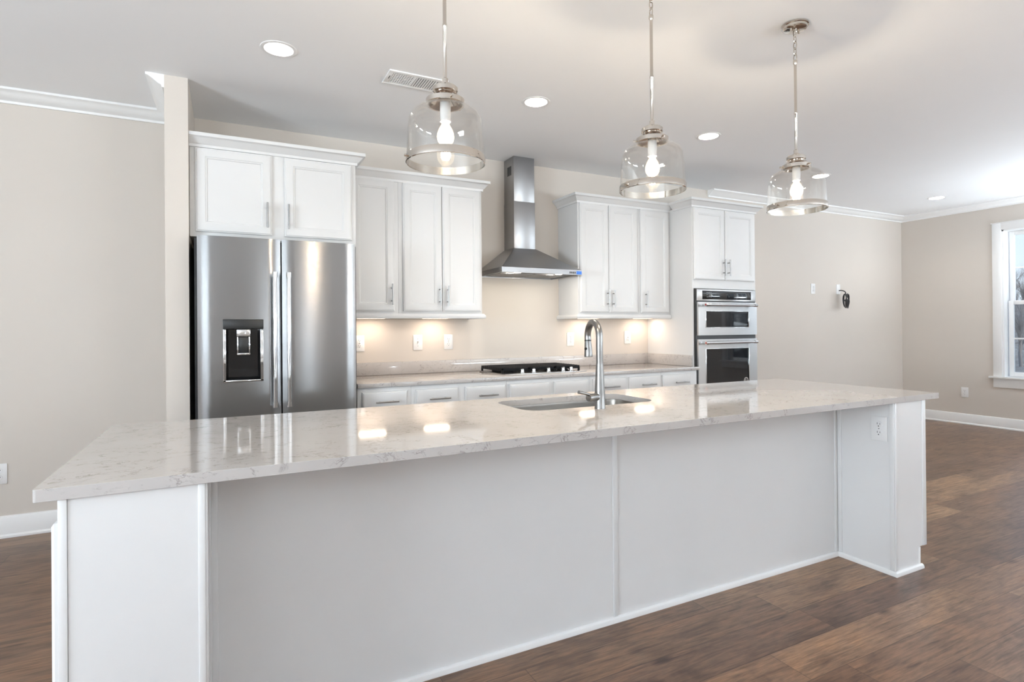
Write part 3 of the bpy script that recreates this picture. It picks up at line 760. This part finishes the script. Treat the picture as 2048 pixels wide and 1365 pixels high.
ctrl += [(7.04, y0 - .10, 1.66), (7.03, y0 - .12, 1.61), (7.015, y0 - .10, 1.585), (7.03, y0 - .08, 1.61), (7.05, y0 - .12, 1.60), (7.02, y0 - .12, 1.50)]
tube(bm, sm(ctrl, 5), .0062, 8)
solo('coiled_cable', bm, M_RUBBER, 'loosely coiled black cable hanging from a plate on the right-hand wall', 'cable', (7.03, y0, 1.732))

# ------------------------------------------------------------------ kitchen island
isl = thing('kitchen_island', 'long white kitchen island with recessed seating side and projecting ends', 'island', (1.45, 1.68, 0))
WY, RY, IY1, ZT = 1.680, 1.986, 2.640, .8835
LX0, LX1, IX0, IX1 = -.349, -.060, 3.030, 3.292
def end_panel(x0, x1, kick):
    bm = BM(); k = .048
    if kick > 0: poly = [(x0, 0), (x1 - k, 0), (x1 - k, .112), (x1, .112), (x1, ZT), (x0, ZT)]
    else: poly = [(x0 + k, 0), (x1, 0), (x1, ZT), (x0, ZT), (x0, .112), (x0 + k, .112)]
    prism(bm, poly, 'Y', WY, IY1); return bm
part('end_cabinet', end_panel(LX0, LX1, -1), M_ISL, isl); part('end_cabinet', end_panel(IX0, IX1, 1), M_ISL, isl)
part('seating_panel', box(BM(), LX1, IX0, RY, RY + .02, 0, ZT), M_ISL, isl)
bm = BM()                                                # carcass on the kitchen side, open above for the sink
box(bm, LX1, 1.0, RY + .02, IY1, .10, ZT); box(bm, 2.1, IX0, RY + .02, IY1, .10, ZT)
box(bm, 1.0, 2.1, IY1 - .02, IY1, .10, ZT); box(bm, 1.0, 2.1, RY + .02, IY1 - .02, .10, .12); box(bm, LX1, IX0, RY + .05, IY1 - .07, 0, .10)
part('kitchen_side', bm, M_ISL, isl)
for i in range(6):
    x0 = LX1 + .02 + i * .51; x1 = x0 + .49
    bm = BM(); rings_front(bm, x0, x1, .13, .86, -(IY1 + .021), EDGE + [(.055, 0), (.060, .006), (.062, .009)], -IY1)
    for v in bm.verts: v.co.y *= -1
    d = part('door', bm, M_ISL, isl)
# face frames and doors on both ends
for sgn, xf in ((-1, LX0), (1, IX1)):
    bm = BM(); a, b = sorted((xf + sgn * .001, xf + sgn * .019))
    for y0_, y1_, z0_, z1_ in ((WY - .003, WY + .045, .112, ZT), (IY1 - .045, IY1, .112, ZT), (WY + .045, IY1 - .045, .112, .15), (WY + .045, IY1 - .045, ZT - .045, ZT), (2.14, 2.18, .15, ZT - .045)):
        box(bm, a, b, y0_, y1_, z0_, z1_, .001)
    part('face_frame', bm, M_ISL, isl)
    for y0_, y1_ in ((WY + .018, 2.150), (2.170, IY1 - .018)):
        bm = BM(); rings_front(bm, y0_, y1_, .125, .822, 0, EDGE + [(.055, 0), (.060, .006), (.062, .009)], .018)
        for v in bm.verts:
            y_, d_, z_ = v.co.x, v.co.y, v.co.z; v.co = Vector((xf + sgn * (.038 - d_), y_, z_))
        part('door', bm, M_ISL, isl)
# battens and corner beads
for x0, x1, y in ((1.484, 1.509, RY), (LX1 + .0005, LX1 + .024, RY), (IX0 - .024, IX0 - .0005, RY)):
    part('batten', box(BM(), x0, x1, y - .007, y + .001, .024, ZT, .003), M_ISL, isl)
for x0, x1, y0_, y1_ in ((IX0 - .006, IX0 + .001, WY + .0, WY + .022), (IX0 - .006, IX0 + .001, RY - .030, RY - .008), (LX1 - .001, LX1 + .006, WY, WY + .022), (LX1 - .001, LX1 + .006, RY - .030, RY - .008)):
    part('corner_bead', box(BM(), x0, x1, y0_, y1_, .024, ZT, .002), M_ISL, isl)
for x0, x1 in ((IX0 - .0005, IX0 + .016), (LX1 - .016, LX1 + .0005), (IX1 - .016, IX1)):
    part('corner_bead', box(BM(), x0, x1, WY - .005, WY + .001, .113 if x1 == IX1 else .024, ZT, .002), M_ISL, isl)
SH = [(0, 0), (.016, 0), (.016, .008), (.013, .017), (.006, .022), (0, .022)]
bm = BM(); mould(bm, [(LX0 + .050, WY), (LX1, WY), (LX1, RY), (IX0, RY), (IX0, WY), (IX1 - .030, WY)], SH)
part('shoe_moulding', bm, M_TRIM, isl)
for x in (IX1 - .046, LX0 + .046): part('kick_bead', cyl(BM(), (x, WY + .004, .022), (x, WY + .004, .110), .009, 10), M_TRIM, isl)

# quartz top with a sink cut-out
CO = rrect(-.414, 3.431, 1.668, 2.673, .010, 4)
SKX0, SKX1, SKY0, SKY1 = 1.178, 1.915, 2.172, 2.560
ct = solo('island_countertop', slab_with_holes(CO, [rrect(SKX0, SKX1, SKY0, SKY1, .09, 8)], .884, .914), M_QUARTZ,
          'long pale veined quartz top of the kitchen island', 'countertop', (1.5, 2.17, .884))
bevel_mod(ct, .0045, 3)
# sink
bm = BM(); lp = []
for ins, z, r in ((-.012, .8835, .10), (-.012, .8825, .10), (-.004, .8825, .09), (-.002, .870, .09), (.004, .72, .085), (.02, .695, .07), (.05, .688, .05)):
    lp.append([bm.verts.new((x, y, z)) for x, y in rrect(SKX0 + ins, SKX1 - ins, SKY0 + ins, SKY1 - ins, r, 8)])
for a, b in zip(lp, lp[1:]):
    for i in range(len(a)): bm.faces.new((a[i], a[(i + 1) % len(a)], b[(i + 1) % len(a)], b[i]))
bm.faces.new(lp[-1])
sk = thing('sink', 'undermount stainless sink bowl cut into the island top', 'sink', (1.55, 2.37, .688))
part('bowl', bm, M_SINK, sk)
bm = BM(); lathe(bm, [(0, .690), (.030, .690), (.036, .6915), (.043, .6895), (.044, .6875)], 1.547, 2.40, 28); part('drain', bm, M_SHINY, sk)

# faucet
FX, FY_ = 1.505, 2.100
f = thing('kitchen_faucet', 'brushed steel pull-down gooseneck faucet standing on the island', 'faucet', (FX, FY_, .914))
bm = BM(); lathe(bm, [(0, .914), (.0245, .914), (.0245, .918), (.0235, .920), (.0235, .985), (.0225, 1.000), (.0195, 1.060), (.0172, 1.110), (.0168, 1.119), (0, 1.119)], FX, FY_, 32)
part('faucet_body', bm, M_FAUCET, f)
ph = R(14); sd = Vector((math.sin(ph), math.cos(ph), 0)); Rr = .075
pts = [Vector((FX, FY_, 1.119)), Vector((FX, FY_, 1.18))]
zc = 1.240
for i in range(0, 21):
    a = R(180 * i / 20 * 1.06); pts.append(Vector((FX, FY_, zc)) + sd * (Rr - Rr * math.cos(a)) + Vector((0, 0, Rr * .90 * math.sin(a) if a < PI else Rr * 1.2 * math.sin(a))))
end = pts[-1]; dn = (pts[-1] - pts[-2]).normalized()
bm = BM(); tube(bm, pts, .0158, 20); part('gooseneck', bm, M_FAUCET, f)
bm = BM(); cyl(bm, end, end + dn * .006, .0165, 20); part('spray_ring', bm, M_BLACK, f)
bm = BM(); lathe(bm, [(0, .006), (.0155, .006), (.0162, .012), (.0185, .05), (.0205, .078), (.0195, .082), (0, .082)], segs=24, axis=tuple(dn), origin=tuple(end)); sh = part('spray_head', bm, M_FAUCET, f)
side = Vector((-1, -.25, 0)).normalized(); bc = end + dn * .042 + side * .0165
bm = BM(); lathe(bm, [(0, .004), (.006, .0035), (.008, 0)], segs=14, axis=tuple(side), origin=tuple(bc)); part('spray_button', bm, M_BLACK, sh)
hd = Vector((-.98, -.2, 0)).normalized(); ho = Vector((FX, FY_, .968)) + hd * .018
bm = BM(); lathe(bm, [(0, 0), (.0175, 0), (.0175, .030), (.0180, .031), (.0180, .050), (.0165, .056), (0, .057)], segs=24, axis=tuple(hd), origin=tuple(ho)); hb = part('handle_hub', bm, M_FAUCET, f)
l0 = ho + hd * .042; bm = BM(); tube(bm, [l0 + Vector((0, 0, .010)), l0 + hd * .03 + Vector((0, 0, .020)), l0 + hd * .075 + Vector((0, 0, .030))], [.0062, .0068, .0078], 14); part('lever', bm, M_FAUCET, hb)
# island outlet
outlet('island_outlet', 'white duplex outlet on the side of the island end under the top', (IX0 - .0005, 1.752, .743), R(-90), 'duplex', 'outlet', None)

# ------------------------------------------------------------------ pendants
PY = 1.868
def pendant(x, label):
    t = thing('pendant_light', label, 'pendant light', (x, PY, ZC), 0, 'glass pendants over the island')
    bm = BM(); lathe(bm, [(0, ZC - .0005), (.064, ZC - .0005), (.064, ZC - .008), (.058, ZC - .010), (.056, ZC - .020), (.050, ZC - .024), (0, ZC - .024)], x, PY, 36); part('canopy', bm, M_CHROME, t)
    bm = BM(); nlk = 5; L0 = ZC - .024; L1 = 2.618; pit = (L0 - L1) / nlk
    for k in range(nlk):
        zc_ = L0 - pit * (k + .5); hx = pit * .66; rot = k % 2
        P_ = []
        for i in range(16):
            a = 2 * PI * i / 16; u = .0085 * math.cos(a); v = hx * math.sin(a)
            P_.append((x + (u if rot else 0), PY + (0 if rot else u), zc_ + v))
        tube(bm, P_, .0024, 8, True)
    for sx_ in (-.028, .028): cyl(bm, (x + sx_, PY, L0 + .002), (x + sx_, PY, L0 - .012), .006, 10)
    part('chain', bm, M_CHROME, t)
    bm = BM(); lathe(bm, [(0, 2.622), (.0095, 2.620), (.0105, 2.606), (.0075, 2.600), (.0066, 2.595), (.0066, 2.362), (.0080, 2.360), (.0080, 2.352), (.0066, 2.350), (.0066, 2.170), (.0105, 2.166), (.0105, 2.150), (.018, 2.146), (.018, 2.136), (0, 2.136)], x, PY, 18); part('rod', bm, M_CHROME, t)
    bm = BM(); lathe(bm, [(0, 2.138), (.040, 2.137), (.045, 2.132), (.045, 2.118), (.041, 2.114), (.046, 2.108), (.062, 2.092), (.068, 2.090), (.068, 2.074), (.060, 2.074), (.058, 2.090), (.040, 2.108), (0, 2.110)], x, PY, 40); cap = part('cap', bm, M_CHROME, t)
    for k in range(3):
        a = 2 * PI * k / 3 + .5; ca, sa = math.cos(a), math.sin(a)
        part('cap_screw', cyl(BM(), (x + .066 * ca, PY + .066 * sa, 2.082), (x + .080 * ca, PY + .080 * sa, 2.082), .0045, 10), M_CHROME, cap)
    pr = [(.060, 2.078), (.064, 2.068), (.080, 2.062), (.100, 2.055), (.117, 2.042), (.127, 2.022), (.131, 1.995), (.134, 1.945), (.1365, 1.893), (.1365, 1.866)]
    inner = [(r - .003, z - (.002 if z > 2.03 else 0)) for r, z in pr][::-1]
    bm = BM(); lathe(bm, pr + inner, x, PY, 56, close=True); sh_ = part('glass_shade', bm, M_GLASS, t, 60)
    bm = BM(); lathe(bm, [(.1372, 1.864), (.1400, 1.866), (.1400, 1.888), (.1372, 1.892)], x, PY, 56, close=True); bd = part('metal_band', bm, M_CHROME, t)
    
    for q in (-1, 1): part('band_screw', cyl(BM(), (x + q * .139, PY, 1.877), (x + q * .149, PY, 1.877), .0045, 10), M_CHROME, bd)
    bm = BM(); lathe(bm, [(0, 2.112), (.018, 2.110), (.019, 2.050), (.0175, 2.014), (0, 2.014)], x, PY, 24); part('socket', bm, M_PLATE, t)
    bm = BM(); lathe(bm, [(.013, 2.014), (.014, 2.004), (.022, 1.990), (.029, 1.972), (.0305, 1.960), (.028, 1.946), (.019, 1.934), (.008, 1.930), (0, 1.9295)], x, PY, 28); bl = part('bulb', bm, M_BULBGL, t, 60)
    bm = BM()
    for k in range(6):
        a = 2 * PI * k / 6; cyl(bm, (x + .006 * math.cos(a), PY + .006 * math.sin(a), 2.0), (x + .012 * math.cos(a), PY + .012 * math.sin(a), 1.948), .0020, 6)
    part('filament', bm, M_FIL, bl)
    l = bpy.data.lights.new('pendant_lamp', 'POINT'); l.energy = 17; l.shadow_soft_size = .017; l.color = (1, .87, .70)
    o = bpy.data.objects.new('pendant_lamp', l); COL.objects.link(o); o.parent = t; o.location = (0, 0, 1.963 - ZC)
    return t
pendant(.686, 'clear glass pendant over the island, nearest the refrigerator')
pendant(1.623, 'clear glass pendant over the island, the middle one near the faucet')
pendant(2.552, 'clear glass pendant over the island, farthest right with its ceiling canopy in view')

# ------------------------------------------------------------------ ceiling fittings
DL = ['recessed ceiling downlight over the refrigerator, left of the vent', 'recessed ceiling downlight in front of the range hood', 'recessed ceiling downlight in front of the tall oven cabinet',
      'recessed ceiling downlight half hidden behind the right pendant shade', 'recessed ceiling downlight near the far right corner of the room']
for (x, y), lab in zip(DOWN, DL):
    t = thing('downlight', lab, 'ceiling light', (x, y, ZC), 0, 'recessed downlights')
    bm = BM(); lathe(bm, [(.0735, ZC + .002), (.0735, ZC - .003), (.080, ZC - .005), (.092, ZC - .003), (.094, ZC - .0003), (.0750, ZC - .0003)], x, y, 40, close=True); part('trim_ring', bm, M_TRIM, t)
    bm = BM(); lathe(bm, [(.0735, ZC - .001), (.066, ZC + .02), (.055, ZC + .058), (.0555, ZC + .060), (.0665, ZC + .021), (.0739, ZC - .001)], x, y, 40, close=True); part('baffle', bm, M_TRIM, t)
    bm = BM(); lathe(bm, [(0, ZC + .050), (.040, ZC + .050), (.0555, ZC + .055), (.0555, ZC + .062), (0, ZC + .062)], x, y, 40); part('lens', bm, M_LED, t)
    l = bpy.data.lights.new('downlight_lamp', 'AREA'); l.shape = 'DISK'; l.size = .09; l.energy = [1, 8, 6, 4, 4][DOWN.index((x, y))]; l.color = (1, .92, .82); l.spread = R(175)
    o = bpy.data.objects.new('downlight_lamp', l); COL.objects.link(o); o.parent = t; o.location = (0, 0, .048)
t = thing('ceiling_vent', 'white rectangular air vent in the ceiling left of the near pendant', 'vent', (VX0, VY0, ZC))
bm = BM(); fw = .030
for a, b, c, d in ((VX0, VX1, VY0, VY0 + fw), (VX0, VX1, VY1 - fw, VY1), (VX0, VX0 + fw, VY0 + fw, VY1 - fw), (VX1 - fw, VX1, VY0 + fw, VY1 - fw), (1.004, 1.014, VY0 + fw, VY1 - fw)): box(bm, a, b, c, d, ZC - .008, ZC - .0004, .002)
part('vent_frame', bm, M_TRIM, t)
part('duct_shade', box(BM(), VX0 + fw, VX1 - fw, VY0 + fw, VY1 - fw, ZC - .0016, ZC - .0006), mat('vent_shadow_grey', (.05, .05, .05), .8), t)  # dark sheet on the uncut ceiling, painting the shade inside the duct
bm = BM()
for k in range(10): x0 = VX0 + fw + .004 + k * .0135; box(bm, x0, x0 + .006, VY0 + fw, VY1 - fw, ZC - .006, ZC - .003)
for k in range(6): y0_ = VY0 + fw + .012 + k * .021; box(bm, VX0 + fw, 1.004, y0_, y0_ + .006, ZC - .0065, ZC - .0035)
part('mesh_grille', bm, M_TRIM, t)
bm = BM()
for k in range(11):
    x0 = 1.016 + k * .0148; prism(bm, [(x0, ZC - .007), (x0 + .010, ZC - .007), (x0 + .0112, ZC - .002), (x0 + .002, ZC - .002)], 'Y', VY0 + fw, VY1 - fw)
part('louvre', bm, M_TRIM, t)
part('damper_lever', box(BM(), VX0 + .017, VX0 + .021, VY0 + .07, VY0 + .11, ZC - .0095, ZC - .0075), M_DARK, t)
